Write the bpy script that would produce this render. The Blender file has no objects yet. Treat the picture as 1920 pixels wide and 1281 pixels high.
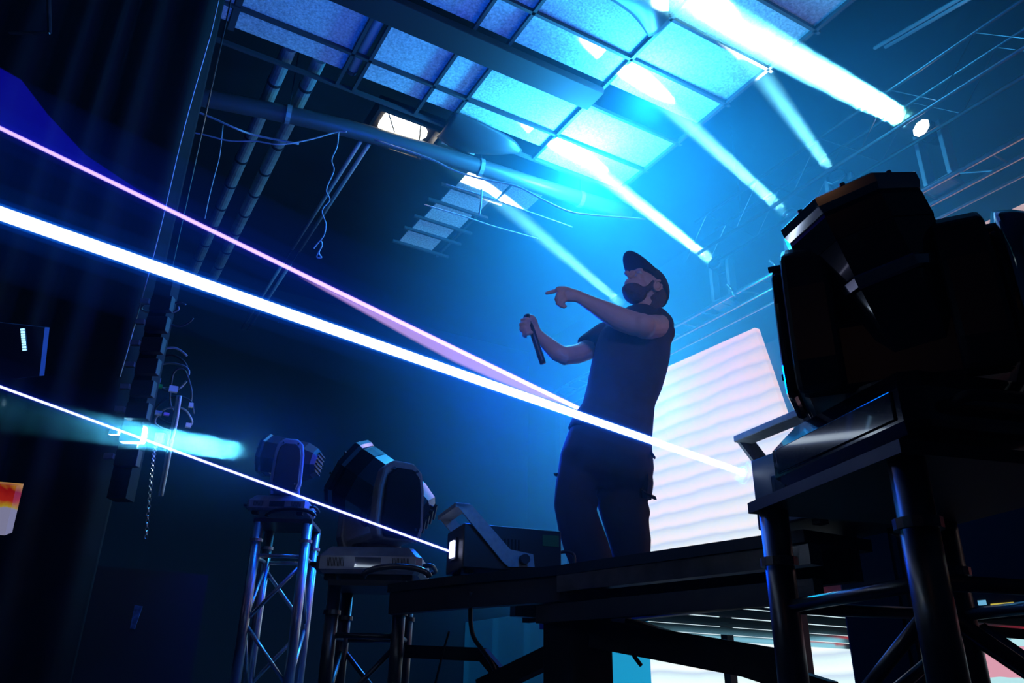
import bpy, bmesh, math, random
from mathutils import Vector, Matrix, Euler, Quaternion
random.seed(7)
scn = bpy.context.scene
COL = scn.collection
PI = math.pi

# ---------------------------------------------------------------- camera, world, lights, exposure
cam_d = bpy.data.cameras.new('camera')
cam = bpy.data.objects.new('camera', cam_d)
COL.objects.link(cam)
scn.camera = cam
cam_d.sensor_width = 36.0
cam_d.lens = 27.75
cam_d.clip_start = 0.02
cam_d.clip_end = 60
CAM = Vector((0, 0, 0.15))
AX_R = Vector((0.8656773, -0.50032756, 0.0165875))      # right, up, forward of the camera
AX_U = Vector((-0.21787344, -0.34672307, 0.9123126))
AX_F = Vector((0.45070387, 0.79338228, 0.40915838))
m = Matrix((AX_R, AX_U, -AX_F)).transposed().to_4x4()
m.translation = CAM
cam.matrix_world = m

scn.view_settings.view_transform = 'Standard'
scn.view_settings.look = 'None'
scn.view_settings.exposure = 0.0
scn.view_settings.gamma = 1.0
scn.view_settings.use_curve_mapping = False
scn.cycles.use_denoising = True
scn.cycles.use_adaptive_sampling = True
scn.cycles.adaptive_threshold = 0.03
scn.cycles.max_bounces = 4
scn.cycles.diffuse_bounces = 1
scn.cycles.glossy_bounces = 3
scn.cycles.transmission_bounces = 3
scn.cycles.volume_bounces = 0
scn.cycles.transparent_max_bounces = 24
scn.cycles.sample_clamp_indirect = 2.0

w = bpy.data.worlds.new('world')
scn.world = w
w.use_nodes = True
w.node_tree.nodes['Background'].inputs[0].default_value = (0, 0, 0, 1)

def light(kind, name, loc, energy, col, to=None, **kw):
    d = bpy.data.lights.new(name, kind)
    d.energy = energy
    d.color = col
    for k, v in kw.items():
        setattr(d, k, v)
    o = bpy.data.objects.new(name, d)
    COL.objects.link(o)
    o.location = loc
    if to is not None:
        o.rotation_euler = (Vector(to) - Vector(loc)).to_track_quat('-Z', 'Y').to_euler()
    return o

CYAN = (0.60, 0.92, 1.0)
# beams of the moving heads: real spot lights scattering in the haze
def beam(name, a, b, energy, deg, col=CYAN, blend=0.3, rad=0.05):
    return light('SPOT', name, a, energy, col, to=b, spot_size=math.radians(deg), spot_blend=blend, shadow_soft_size=rad)
beam('beam_light', (5.74, 3.02, 4.702), (3.03, 3.13, 4.90), 1100000, 4.2, rad=0.09)
beam('beam_light', (5.73, 4.49, 4.625), (3.52, 4.056, 5.0), 160000, 3.0)
beam('beam_light', (5.73, 5.565, 4.605), (3.63, 5.192, 5.0), 420000, 3.2)
beam('beam_light', (5.73, 7.14, 4.705), (3.31, 6.24, 5.0), 90000, 3.6)
beam('beam_light', (5.73, 3.90, 4.752), (3.8, 3.261, 5.0), 30000, 5)
# the far left head's beam, and an added spot for its glint off the column
beam('beam_light', (0.828, 4.229, 1.301), (0.384, 4.448, 1.367), 150000, 6, col=(0.35, 0.75, 1.0), rad=0.055)
beam('beam_light', (0.36, 4.44, 1.36), (0.143, 4.651, 1.238), 1500, 7, col=(0.2, 0.6, 1.0), rad=0.02)
# added lamps for light thrown back by the ceiling where the beams land
light('POINT', 'ceiling_bounce_light', (3.60, 5.05, 4.62), 430, (0.03, 0.42, 1.0), shadow_soft_size=0.12)
light('POINT', 'ceiling_bounce_light', (3.52, 4.02, 4.70), 170, (0.03, 0.40, 1.0), shadow_soft_size=0.12)
light('POINT', 'laser_scatter_light', (2.0, 3.9, 1.7), 170, (0.0, 0.05, 1.0), shadow_soft_size=0.2)  # added lamp for laser light scattered in the haze
light('POINT', 'laser_scatter_light', (1.3, 3.4, 3.0), 60, (0.0, 0.12, 1.0), shadow_soft_size=0.2)  # added blue lamp for the left ceiling tiles
light('POINT', 'screen_haze_light', (4.9, 5.9, 2.9), 240, (0.0, 0.42, 1.0), shadow_soft_size=0.3)  # added lamp for the screen's glow in the haze
light('POINT', 'laser_scatter_light', (1.25, 1.75, 0.95), 5, (0.0, 0.2, 1.0), shadow_soft_size=0.08)  # added lamp giving the man a blue laser glow
light('SPOT', 'added_front_fill', (0.2, -1.6, 2.4), 190, (0.42, 0.45, 1.0), to=(1.85, 2.5, 1.7), shadow_soft_size=0.3, spot_size=0.42, spot_blend=0.6)  # added wash with no visible source, brightens the man's arms
light('POINT', 'house_light', (-2.5, -1.5, 2.5), 1.2, (1.0, 0.45, 0.2), shadow_soft_size=0.1)

# ---------------------------------------------------------------- helpers
MATS = {}
def mat(name, col=(0.5, 0.5, 0.5), rough=0.6, metal=0.0, noise=None, bump=0.0, bscale=60.0, emit=None, estr=0.0, coat=0.0):
    if name in MATS:
        return MATS[name]
    M_ = bpy.data.materials.new(name)
    M_.use_nodes = True
    nt = M_.node_tree
    b = nt.nodes['Principled BSDF']
    b.inputs['Base Color'].default_value = (*col, 1)
    b.inputs['Roughness'].default_value = rough
    b.inputs['Metallic'].default_value = metal
    b.inputs['Coat Weight'].default_value = coat
    tc = nt.nodes.new('ShaderNodeTexCoord')
    if noise:
        scale, amt = noise
        n = nt.nodes.new('ShaderNodeTexNoise')
        n.inputs['Scale'].default_value = scale
        n.inputs['Detail'].default_value = 6
        nt.links.new(tc.outputs['Object'], n.inputs['Vector'])
        r = nt.nodes.new('ShaderNodeMapRange')
        r.inputs['From Min'].default_value = 0.3
        r.inputs['From Max'].default_value = 0.7
        r.inputs['To Min'].default_value = 1 - amt
        r.inputs['To Max'].default_value = 1 + amt
        nt.links.new(n.outputs['Fac'], r.inputs['Value'])
        mx = nt.nodes.new('ShaderNodeVectorMath')
        mx.operation = 'SCALE'
        mx.inputs[0].default_value = col
        nt.links.new(r.outputs['Result'], mx.inputs['Scale'])
        nt.links.new(mx.outputs['Vector'], b.inputs['Base Color'])
    if bump:
        n2 = nt.nodes.new('ShaderNodeTexNoise')
        n2.inputs['Scale'].default_value = bscale
        n2.inputs['Detail'].default_value = 4
        nt.links.new(tc.outputs['Object'], n2.inputs['Vector'])
        bp = nt.nodes.new('ShaderNodeBump')
        bp.inputs['Strength'].default_value = bump
        bp.inputs['Distance'].default_value = 0.01
        nt.links.new(n2.outputs['Fac'], bp.inputs['Height'])
        nt.links.new(bp.outputs['Normal'], b.inputs['Normal'])
    if emit:
        b.inputs['Emission Color'].default_value = (*emit, 1)
        b.inputs['Emission Strength'].default_value = estr
    MATS[name] = M_
    return M_

def obj(name, bm, m, parent=None, smooth=False, bevel=0.0):
    if bm.faces:
        bmesh.ops.recalc_face_normals(bm, faces=bm.faces)
    me = bpy.data.meshes.new(name)
    bm.to_mesh(me)
    bm.free()
    for mm in (m if isinstance(m, (list, tuple)) else [m]):
        me.materials.append(mm)
    if smooth:
        for p in me.polygons:
            p.use_smooth = True
    o = bpy.data.objects.new(name, me)
    COL.objects.link(o)
    if parent is not None:
        o.parent = parent
    if bevel:
        bv = o.modifiers.new('bevel', 'BEVEL')
        bv.width = bevel
        bv.segments = 2
        bv.limit_method = 'ANGLE'
    return o

def tag(o, label=None, cat=None, group=None, kind=None):
    if label: o['label'] = label
    if cat: o['category'] = cat
    if group: o['group'] = group
    if kind: o['kind'] = kind
    return o

def thing(name, label, cat, loc=(0, 0, 0), rot=(0, 0, 0), group=None):
    o = bpy.data.objects.new(name, None)
    COL.objects.link(o)
    o.empty_display_size = 0.1
    o.location = loc
    o.rotation_euler = rot
    return tag(o, label, cat, group)

def struct(name, bm, m, parent=None, **kw):
    o = obj(name, bm, m, parent, **kw)
    if parent is None: o['kind'] = 'structure'
    return o

def BM(): return bmesh.new()

def box(bm, lo, hi, M=None):
    vs = [Vector((x, y, z)) for x in (lo[0], hi[0]) for y in (lo[1], hi[1]) for z in (lo[2], hi[2])]
    if M is not None: vs = [M @ v for v in vs]
    v = [bm.verts.new(p) for p in vs]
    for f in ((0, 1, 3, 2), (4, 6, 7, 5), (0, 4, 5, 1), (2, 3, 7, 6), (0, 2, 6, 4), (1, 5, 7, 3)):
        bm.faces.new([v[i] for i in f])
    return bm

def bx(lo, hi, M=None): return box(BM(), lo, hi, M)

def frame_of(d, up=Vector((0, 0, 1))):
    d = d.normalized()
    if abs(d.dot(up)) > 0.98: up = Vector((0, 1, 0))
    a = d.cross(up).normalized()
    return a, a.cross(d).normalized()

def tube(bm, pts, r, n=8, caps=True):
    """pts: list of points, r: radius or list of radii"""
    pts = [Vector(p) for p in pts]
    rs = r if isinstance(r, (list, tuple)) else [r] * len(pts)
    rings = []
    a = b = None
    for i, p in enumerate(pts):
        d = (pts[min(i + 1, len(pts) - 1)] - pts[max(i - 1, 0)])
        if a is None:
            a, b = frame_of(d)
        else:
            dn = d.normalized()
            a = (a - dn * a.dot(dn)).normalized()
            b = a.cross(dn).normalized()
        rings.append([bm.verts.new(p + (a * math.cos(2 * PI * k / n) + b * math.sin(2 * PI * k / n)) * rs[i]) for k in range(n)])
    for q in range(len(rings) - 1):
        for k in range(n):
            bm.faces.new((rings[q][k], rings[q][(k + 1) % n], rings[q + 1][(k + 1) % n], rings[q + 1][k]))
    if caps:
        bm.faces.new(rings[0])
        bm.faces.new(rings[-1][::-1])
    return bm

def tb(pts, r, n=8, caps=True): return tube(BM(), pts, r, n, caps)

def prism(bm, pts2, fn, t0, t1):
    """pts2 polygon; fn(u, v, t) -> point; extruded between t0 and t1"""
    A = [bm.verts.new(fn(u, v, t0)) for u, v in pts2]
    B = [bm.verts.new(fn(u, v, t1)) for u, v in pts2]
    bm.faces.new(A)
    bm.faces.new(B[::-1])
    n = len(A)
    for i in range(n):
        bm.faces.new((A[i], A[(i + 1) % n], B[(i + 1) % n], B[i]))
    return bm

def spline(pts, n=8):
    """Catmull-Rom through the points"""
    P = [Vector(p) for p in pts]
    P = [P[0] * 2 - P[1]] + P + [P[-1] * 2 - P[-2]]
    out = []
    for i in range(1, len(P) - 2):
        for k in range(n):
            t = k / n
            a, b, c, d = P[i - 1], P[i], P[i + 1], P[i + 2]
            out.append(0.5 * ((2 * b) + (c - a) * t + (2 * a - 5 * b + 4 * c - d) * t * t + (3 * b - a - 3 * c + d) * t ** 3))
    out.append(P[-2])
    return out

def loft(bm, rings, closed=True, caps=True):
    R = [[bm.verts.new(p) for p in r] for r in rings]
    n = len(R[0])
    for q in range(len(R) - 1):
        for k in range(n if closed else n - 1):
            bm.faces.new((R[q][k], R[q][(k + 1) % n], R[q + 1][(k + 1) % n], R[q + 1][k]))
    if caps:
        bm.faces.new(R[0])
        bm.faces.new(R[-1][::-1])
    return bm

def copy_tree(o, parent=None):
    c = o.copy()
    COL.objects.link(c)
    if parent is not None:
        mi = o.matrix_parent_inverse.copy()
        c.parent = parent
        c.matrix_parent_inverse = mi
    for ch in [x for x in bpy.data.objects if x.parent == o]:
        copy_tree(ch, c)
    return c

# ---------------------------------------------------------------- materials
m_black = mat('black_paint', (0.012, 0.012, 0.014), 0.45)
m_matte = mat('matte_black', (0.006, 0.006, 0.008), 0.9)
m_drape = mat('black_drape', (0.002, 0.002, 0.003), 1.0, noise=(6, 0.4))
m_tile = mat('ceiling_tile', (0.62, 0.62, 0.60), 0.95, noise=(55, 0.35), bump=0.3, bscale=200)
m_grid = mat('grid_bar', (0.05, 0.05, 0.055), 0.5)
m_deckroof = mat('roof_deck', (0.004, 0.006, 0.010), 0.8, noise=(3, 0.4))
m_alu = mat('aluminium', (0.55, 0.56, 0.58), 0.28, 1.0, noise=(30, 0.15))
m_darkalu = mat('dark_aluminium', (0.10, 0.105, 0.115), 0.35, 0.9, noise=(20, 0.2))
m_steel = mat('dark_steel', (0.03, 0.03, 0.035), 0.5, 0.4)
m_floor = mat('stage_floor', (0.02, 0.02, 0.022), 0.5, noise=(5, 0.3))
m_wall = mat('wall_paint', (0.0015, 0.002, 0.004), 0.9, noise=(2, 0.3))
m_duct = mat('duct_metal', (0.30, 0.33, 0.30), 0.55, 0.3, noise=(8, 0.25))
m_pipe = mat('pipe_paint', (0.35, 0.36, 0.38), 0.4, 0.3)
m_cable = mat('cable_rubber', (0.02, 0.02, 0.022), 0.4)
m_wire = mat('pale_wire', (0.5, 0.5, 0.5), 0.5)

# ---------------------------------------------------------------- setting
struct('floor', bx((0.55, -3, -0.06), (7.2, 12, 0.0)), m_floor)
tag(bpy.data.objects['floor'], 'dark stage floor')
o = struct('floor', bx((-6, -3, -1.3), (7.2, 12, -1.2)), m_floor)
struct('trim_1', bx((0.50, -3, -1.2), (0.55, 12, 0.0)), m_matte)
struct('wall_right', bx((7.2, -3, -1.2), (7.3, 12, 6.2)), m_wall)
struct('wall_back', bx((-6, 12, -1.2), (7.3, 12.1, 6.2)), m_wall)
struct('wall_left', bx((-6.1, -3, -1.2), (-6, 12, 6.2)), m_wall)
struct('wall_front', bx((-6, -3.1, -1.2), (7.3, -3, 6.2)), m_wall)
roof = struct('ceiling', bx((-6.1, -3.1, 6.2), (7.3, 12.1, 6.3)), m_deckroof)

# haze: thin in the whole hall, thickened for glow at stage, man and left beam
hz = bpy.data.materials.new('haze')
hz.use_nodes = True
nt = hz.node_tree
nt.nodes.clear()
out = nt.nodes.new('ShaderNodeOutputMaterial')
vs = nt.nodes.new('ShaderNodeVolumeScatter')
vs.inputs['Color'].default_value = (0.18, 0.75, 1.0, 1)  # blue tint put into the haze stands in for blue light
vs.inputs['Anisotropy'].default_value = 0.0
tc = nt.nodes.new('ShaderNodeTexCoord')
def cloud(c, r, amt):
    mp_ = nt.nodes.new('ShaderNodeMapping')
    mp_.vector_type = 'POINT'
    mp_.inputs['Location'].default_value = [-c[i] / r[i] for i in range(3)]
    mp_.inputs['Scale'].default_value = [1 / r[i] for i in range(3)]
    nt.links.new(tc.outputs['Object'], mp_.inputs['Vector'])
    g = nt.nodes.new('ShaderNodeTexGradient')
    g.gradient_type = 'QUADRATIC_SPHERE'
    nt.links.new(mp_.outputs[0], g.inputs[0])
    m_ = nt.nodes.new('ShaderNodeMath'); m_.operation = 'MULTIPLY'
    nt.links.new(g.outputs['Fac'], m_.inputs[0])
    m_.inputs[1].default_value = amt
    return m_.outputs[0]
ad = nt.nodes.new('ShaderNodeMath'); ad.operation = 'ADD'
nt.links.new(cloud((5.0, 4.8, 3.3), (3.7, 5.4, 4.2), 0.55), ad.inputs[0])
ad.inputs[1].default_value = 0.002
ad2 = nt.nodes.new('ShaderNodeMath'); ad2.operation = 'ADD'
nt.links.new(ad.outputs[0], ad2.inputs[0])
nt.links.new(cloud((1.6, 2.1, 1.3), (1.3, 1.5, 1.2), 0.20), ad2.inputs[1])
ad3 = nt.nodes.new('ShaderNodeMath'); ad3.operation = 'ADD'
nt.links.new(ad2.outputs[0], ad3.inputs[0])
nt.links.new(cloud((0.68, 4.33, 1.32), (0.9, 0.8, 0.5), 0.30), ad3.inputs[1])
ad = ad3
nt.links.new(ad.outputs[0], vs.inputs['Density'])
nt.links.new(vs.outputs[0], out.inputs['Volume'])
hz.cycles.volume_step_rate = 1.0
tag(obj('haze', bx((-5.9, -2.9, -1.1), (7.1, 11.9, 6.1)), hz), 'stage haze filling the hall, thickest over the stage', 'haze', kind='stuff')

# suspended ceiling: tiles and bars
U_ = [0.36, 1.29, None, 1.44, 2.03, 2.35, 3.30, 4.35]
V_ = [2.40, 2.90, 3.39, 3.89, 4.25, None, 4.53, 5.03, 5.28]
def spans(L):
    return [(L[i], L[i + 1]) for i in range(len(L) - 1) if L[i] is not None and L[i + 1] is not None]
ceil = obj('ceiling_grid', bx((0.33, 2.4, 4.99), (0.38, 5.3, 5.02)), m_grid)
ceil['kind'] = 'structure'
for (u0, u1) in spans(U_):
    for (v0, v1) in spans(V_):
        z = random.uniform(-0.004, 0.004)
        obj('ceiling_tile', bx((u0 + .008, v0 + .008, 5.012 + z), (u1 - .008, v1 - .008, 5.03 + z)), m_tile, ceil)
for u in (1.29, 1.44, 2.03, 2.35, 3.30, 4.35):
    obj('grid_bar', bx((u - .014, 2.4, 4.975), (u + .014, 5.45, 5.015)), m_grid, ceil)
for v in (2.40, 2.90, 3.39, 3.89, 4.53, 5.03, 5.46):
    obj('grid_bar', bx((0.25, v - .014, 4.975), (4.40, v + .014, 5.012)), m_grid, ceil)

#OLD

def at(px, py, D):
    """point D metres from the camera along its axis, on the line of sight through a pixel"""
    return CAM + (AX_R * ((px - 960) / 1480) - AX_U * ((py - 640.5) / 1480) + AX_F) * D
def hat(px, py, D):
    """the same by horizontal distance"""
    d = AX_R * ((px - 960) / 1480) - AX_U * ((py - 640.5) / 1480) + AX_F
    return CAM + d * (D / math.hypot(d.x, d.y))
RIGHT = Vector((AX_R.x, AX_R.y, 0)).normalized()
FWD = Vector((AX_F.x, AX_F.y, 0)).normalized()

# ---------------------------------------------------------------- ceiling: beam, light tube, lamp, sheet, ducts, pipes
o = struct('trim_2', bx((0.36, 4.262, 4.90), (3.29, 4.515, 4.968)), mat('black_steel', (.01, .01, .012), .7), bevel=0.006)
o['label'] = 'flat dark steel beam crossing under the ceiling grid'
tube_t = thing('ceiling_tube_light', 'unlit tube light in the narrow slot between the ceiling tiles', 'light', (1.365, 3.9, 5.06))
obj('lamp_tube', tb([(0, -1.4, 0), (0, 1.38, 0)], 0.045, 14), mat('tube_glass', (0.6, 0.65, 0.7), 0.25), tube_t, smooth=True)
for y in (-1.42, 1.39):
    obj('end_cap', tb([(0, y - .02, 0), (0, y + .02, 0)], 0.05, 12), m_grid, tube_t)

lamp = thing('ceiling_lamp', 'warm lit square lamp in the broken ceiling above dark pipe', 'lamp', (2.02, 5.80, 5.0))
obj('frame', bx((-0.30, -0.26, 0.10), (0.36, 0.26, 0.14)), m_steel, lamp)
for a, b_ in (((-0.30, -0.26, -0.02), (-0.27, 0.26, 0.10)), ((0.33, -0.26, -0.02), (0.36, 0.26, 0.10)), ((-0.27, -0.26, -0.02), (0.33, -0.235, 0.10)), ((-0.27, 0.235, -0.02), (0.33, 0.26, 0.10))):
    obj('side_panel', bx(a, b_), m_steel, lamp)
m_warm = mat('warm_lamp', (1, 0.95, 0.8), 0.6, emit=(1.0, 0.93, 0.72), estr=7)
bm = BM()
loft(bm, [[(0.02 + a * math.cos(2 * PI * k / 20) * (1.0 + .12 * math.cos(6 * PI * k / 20)), 0.0 + b_ * math.sin(2 * PI * k / 20), z) for k in range(20)] for a, b_, z in ((0.235, 0.20, 0.10), (0.225, 0.19, 0.07), (0.15, 0.13, 0.05))])
obj('diffuser', bm, m_warm, lamp)
for p in (((-0.2, -0.235, -0.01), (0.12, 0.24, -0.01)), ((0.12, -0.235, -0.01), (0.30, 0.24, -0.01)), ((-0.28, -0.1, -0.01), (-0.28, 0.24, -0.01))):
    obj('wire', tb(p, 0.007, 5), m_steel, lamp)
light('AREA', 'ceiling_lamp_light', (2.02, 5.8, 5.03), 4, (1.0, 0.85, 0.5), to=(2.02, 5.8, 0), size=0.35)

# a few more loose tiles beyond the lamp, and the lit strip of tiles lower down
cg = struct('ceiling_patch', bx((3.31, 5.86, 5.02), (3.34, 7.75, 5.05)), m_grid)
cg['label'] = 'strip of lit ceiling tiles beyond the dark pipe'
vv = [5.92, 6.30, 6.62, 7.00, 7.28, 7.62]
for a, b_ in zip(vv[:-1], vv[1:]):
    obj('ceiling_tile', bx((2.86 - (a - 5.9) * .06, a + .015, 5.0), (3.33 - (a - 5.9) * .10, b_ - .015, 5.02)), m_tile, cg)
for v in vv:
    obj('grid_bar', bx((2.70, v - .014, 4.97), (3.42, v + .014, 5.0)), m_grid, cg)
obj('ceiling_tile', bx((3.36, 5.92, 5.0), (3.72, 6.28, 5.02)), m_tile, cg)
obj('ceiling_tile', bx((2.42, 5.50, 5.0), (2.78, 5.72, 5.02)), m_tile, cg)
obj('ceiling_tile', bx((0.20, 4.95, 5.0), (0.32, 5.22, 5.02)), m_tile, cg)
obj('ceiling_tile', bx((3.32, 5.05, 5.012), (4.33, 5.44, 5.03)), m_tile, bpy.data.objects['ceiling_grid'])
# dark plastic sheet that has come loose and sags under the tiles
def sag(pts_top, pts_bot, z0, dz, name, label, n=10):
    bm = BM()
    T, B_ = spline(pts_top, 6), spline(pts_bot, 6)
    k = min(len(T), len(B_))
    rows = []
    for i in range(k):
        row = []
        for j in range(n + 1):
            t = j / n
            p = T[i].lerp(B_[i], t)
            p.z -= dz * math.sin(PI * t) * (0.4 + 0.6 * math.sin(PI * i / (k - 1)))
            row.append(p)
        rows.append(row)
    loft(bm, rows, closed=False, caps=False)
    o = obj(name, bm, mat('plastic_sheet', (0.03, 0.035, 0.04), 0.4), smooth=True)
    so = o.modifiers.new('solid', 'SOLIDIFY'); so.thickness = 0.006
    return tag(o, label, 'sheet')
sag([(2.32, 5.22, 4.97), (2.62, 5.22, 4.97), (2.95, 5.26, 4.96), (3.12, 5.36, 4.96)], [(2.32, 5.60, 4.95), (2.55, 5.62, 4.9), (2.85, 5.52, 4.9), (3.10, 5.40, 4.95)], 4.9, 0.06, 'plastic_sheet', 'dark loose sheet sagging from the tiles right of the warm lamp')
sag([(2.70, 3.46, 4.97), (3.0, 3.50, 4.97), (3.25, 3.60, 4.96)], [(2.70, 3.05, 4.95), (3.0, 3.12, 4.9), (3.28, 3.40, 4.95)], 4.9, 0.06, 'plastic_sheet', 'dark loose sheet curling from the tiles at the top edge')

def duct(u, label):
    d = thing('ventilation_duct', label, 'duct', (u, 5.36, 5.13))
    y = 0.0
    i = 0
    while y < 4.6:
        L = random.choice((0.42, 0.46, 0.50))
        obj('duct_section', tb([(0, y + .012, 0), (0, y + L - .012, 0)], 0.062, 16), m_duct, d, smooth=False)
        obj('clamp_ring', tb([(0, y + L - .016, 0), (0, y + L + .016, 0)], 0.068, 16), m_steel, d)
        y += L
    return d
duct(0.84, 'left one of two banded round ducts under the dark ceiling')
duct(1.10, 'right one of two banded round ducts under the dark ceiling')
for u, which in ((1.745, 'left'), (1.83, 'right')):
    c = thing('conduit_pipe', which + ' one of two thin pale pipes running side by side under the ceiling', 'pipe', (u, 6.1, 5.0))
    obj('pipe_run', tb([(0, 0, 0), (0, 2.35, 0)], 0.021, 10), m_pipe, c, smooth=True)
    obj('pipe_run', tb([(0, 2.75, 0), (0, 5.0, 0)], 0.021, 10), m_pipe, c, smooth=True)
    obj('coupling', tb([(0, 2.33, 0), (0, 2.77, 0)], 0.012, 8), m_steel, c)

pipe = thing('ceiling_pipe', 'long dark round pipe hung across under the ceiling tiles', 'pipe', (2.2, 5.6, 4.82))
pts = [(-2.5, .62, 0), (-1.9, .42, 0), (-0.7, 0.16, 0), (0.5, 0.05, 0), (1.4, 0.0, 0), (2.35, -0.05, 0.02)]
obj('pipe_run', tb(spline(pts, 6), 0.078, 14), mat('pipe_grey', (0.10, 0.105, 0.115), 0.4, 0.3), pipe, smooth=True)
for x, y in ((-1.2, .25), (0.62, 0.04), (1.75, -0.02)):
    obj('pipe_clamp', tb([(x - .02, y + .005, 0), (x + .02, y, 0)], 0.088, 14), m_pipe, pipe)
    obj('hanger_rod', tb([(x, y, 0.08), (x, y, 1.35)], 0.006, 5), m_steel, pipe)

def wire(pts, r, label, m=None, n=6, cat='cable', name='hanging_cable'):
    P_ = spline(pts, n)
    if name == 'steel_wire' and P_[0].z < 6.15:
        P_ = [Vector((P_[0].x, P_[0].y, 6.2)), P_[0] + Vector((0, 0, .05))] + P_
    return tag(obj(name, tb(P_, r, 6), m or m_wire, smooth=True), label, cat)
wire([at(*p) for p in ((702, 262, 7.0), (802, 296, 7.0), (852, 320, 7.0), (904, 336, 7.0), (968, 349, 7.0), (1015, 373, 7.0), (1065, 396, 7.05), (1108, 403, 7.1), (1210, 411, 7.3))], 0.008, 'pale wavy cable drooping below the dark ceiling pipe')
wire([at(*p) for p in ((837, 346, 7.3), (900, 365, 7.3), (962, 387, 7.3), (1073, 426, 7.4))], 0.006, 'thin straight wire below the drooping pale cable', cat='wire', name='thin_wire')
wire([at(*p) for p in ((796, 384, 7.4), (870, 406, 7.4), (927, 425, 7.4), (1009, 448, 7.4))], 0.007, 'lowest pale rod-like wire above the fading beam', cat='wire', name='thin_wire')
wire([at(*p) for p in ((903, 355, 7), (902, 378, 7), (899, 402, 7))], 0.008, 'short dangling cable end left of the fading beam', name='dangling_cable')
wire([at(*p) for p in ((343, 246, 6.2), (380, 252, 6.2), (430, 264, 6.2), (480, 265, 6.2), (525, 271, 6.2), (580, 262, 6.3), (630, 248, 6.4), (650, 247, 6.4))], 0.006, 'thin cable swagging in front of the two banded ducts')
wire([at(*p) for p in ((356, 204, 6.2), (400, 222, 6.2), (440, 240, 6.2), (480, 254, 6.3), (560, 270, 6.3))], 0.008, 'straight cable sloping down across the two ducts')
wire([at(*p) for p in ((635, 248, 6.4), (632, 275, 6.4), (622, 300, 6.4), (626, 320, 6.4), (612, 355, 6.4), (618, 375, 6.4), (604, 395, 6.4), (611, 420, 6.4), (608, 440, 6.4), (600, 452, 6.4))], 0.005, 'kinked wire dangling beside the two pale pipes', cat='wire', name='dangling_wire')
bm = tb(spline([at(*p) for p in ((588, 466, 6.4), (600, 452, 6.4), (604, 460, 6.4), (598, 474, 6.4), (603, 483, 6.4), (594, 482, 6.4), (599, 470, 6.4))], 5), 0.006, 5)
obj('wire_tangle', bm, m_wire, [o for o in bpy.data.objects if o.name.startswith('dangling_wire')][0])
wire([at(*p) for p in ((418, 235, 6.3), (412, 290, 6.3), (402, 330, 6.3), (392, 370, 6.3), (384, 410, 6.3))], 0.004, 'faint vertical wire beside the left duct', cat='wire', name='thin_wire')
wire([at(*p) for p in ((396, 60, 4.6), (345, 240, 4.6), (300, 430, 4.6), (255, 600, 4.6), (205, 775, 4.6))], 0.004, 'thin steel wire hanging along the edge of the black drape', cat='wire', name='steel_wire')

# ---------------------------------------------------------------- roof truss on the right
tr = thing('roof_truss', 'pale box truss hung high under the ceiling on the right', 'truss', (5.6, 3.5, 4.8))
for dx in (-0.15, 0.15):
    for dz in (-0.2, 0.2):
        obj('chord', tb([(dx, -5.5, dz), (dx, 2.0, dz)], 0.020, 10), m_darkalu, tr, smooth=True)
y = -5.4
while y < 1.8:
    for dx in (-0.15, 0.15):
        obj('diagonal_brace', tb([(dx, y, -0.2), (dx, y + 0.38, 0.2)], 0.005, 6), m_darkalu, tr)
        obj('diagonal_brace', tb([(dx, y + 0.38, 0.2), (dx, y + 0.76, -0.2)], 0.005, 6), m_darkalu, tr)
    y += 0.76
for yy in (-4, 1.6):
    obj('hanger_rod', tb([(0.15, yy, 0.2), (0.15, yy, 1.38)], 0.012, 6), m_steel, tr)
# faint pipes on the roof at top right
for i, (a, b_) in enumerate((((1830, -10, 6.3), (1660, 88, 7.2)), ((1812, -10, 6.3), (1640, 90, 7.2)))):
    tag(obj('roof_pipe', tb([at(*a), at(*b_)], 0.02, 8), m_pipe), ('right' if i == 0 else 'left') + ' one of two faint pipes above the roof truss at top right', 'pipe')

# truss above the LED wall that the beam lights stand on
tl = thing('lighting_truss', 'slim truss along the top of the LED wall under the beam lights', 'truss', (5.8, 4.5, 4.06))
for dx in (-0.12, 0.12):
    obj('chord', tb([(dx, -4.5, 0.0), (dx, 4.5, 0.0)], 0.024, 10), m_alu, tl, smooth=True)
    obj('chord', tb([(dx, -4.5, -0.16), (dx, 4.5, -0.16)], 0.014, 10), m_alu, tl, smooth=True)
y = -4.4
while y < 4.3:
    obj('diagonal_brace', tb([(-0.12, y, -0.16), (-0.12, y + 0.3, 0.0)], 0.008, 6), m_alu, tl)
    obj('cross_tube', tb([(-0.12, y, 0), (0.12, y, 0)], 0.01, 6), m_alu, tl)
    y += 0.6
for y in (0.15, 0.75):
    obj('hook_clamp', tb(spline([(-0.12, y, -0.03), (-0.16, y, 0.0), (-0.13, y + .03, 0.05), (-0.17, y + .06, 0.12)], 4), 0.018, 8), m_alu, tl, smooth=True)
for y in (-4.3, 4.3):
    obj('support_post', bx((-0.05, y - .05, -4.06), (0.05, y + .05, 0)), m_steel, tl)

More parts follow.
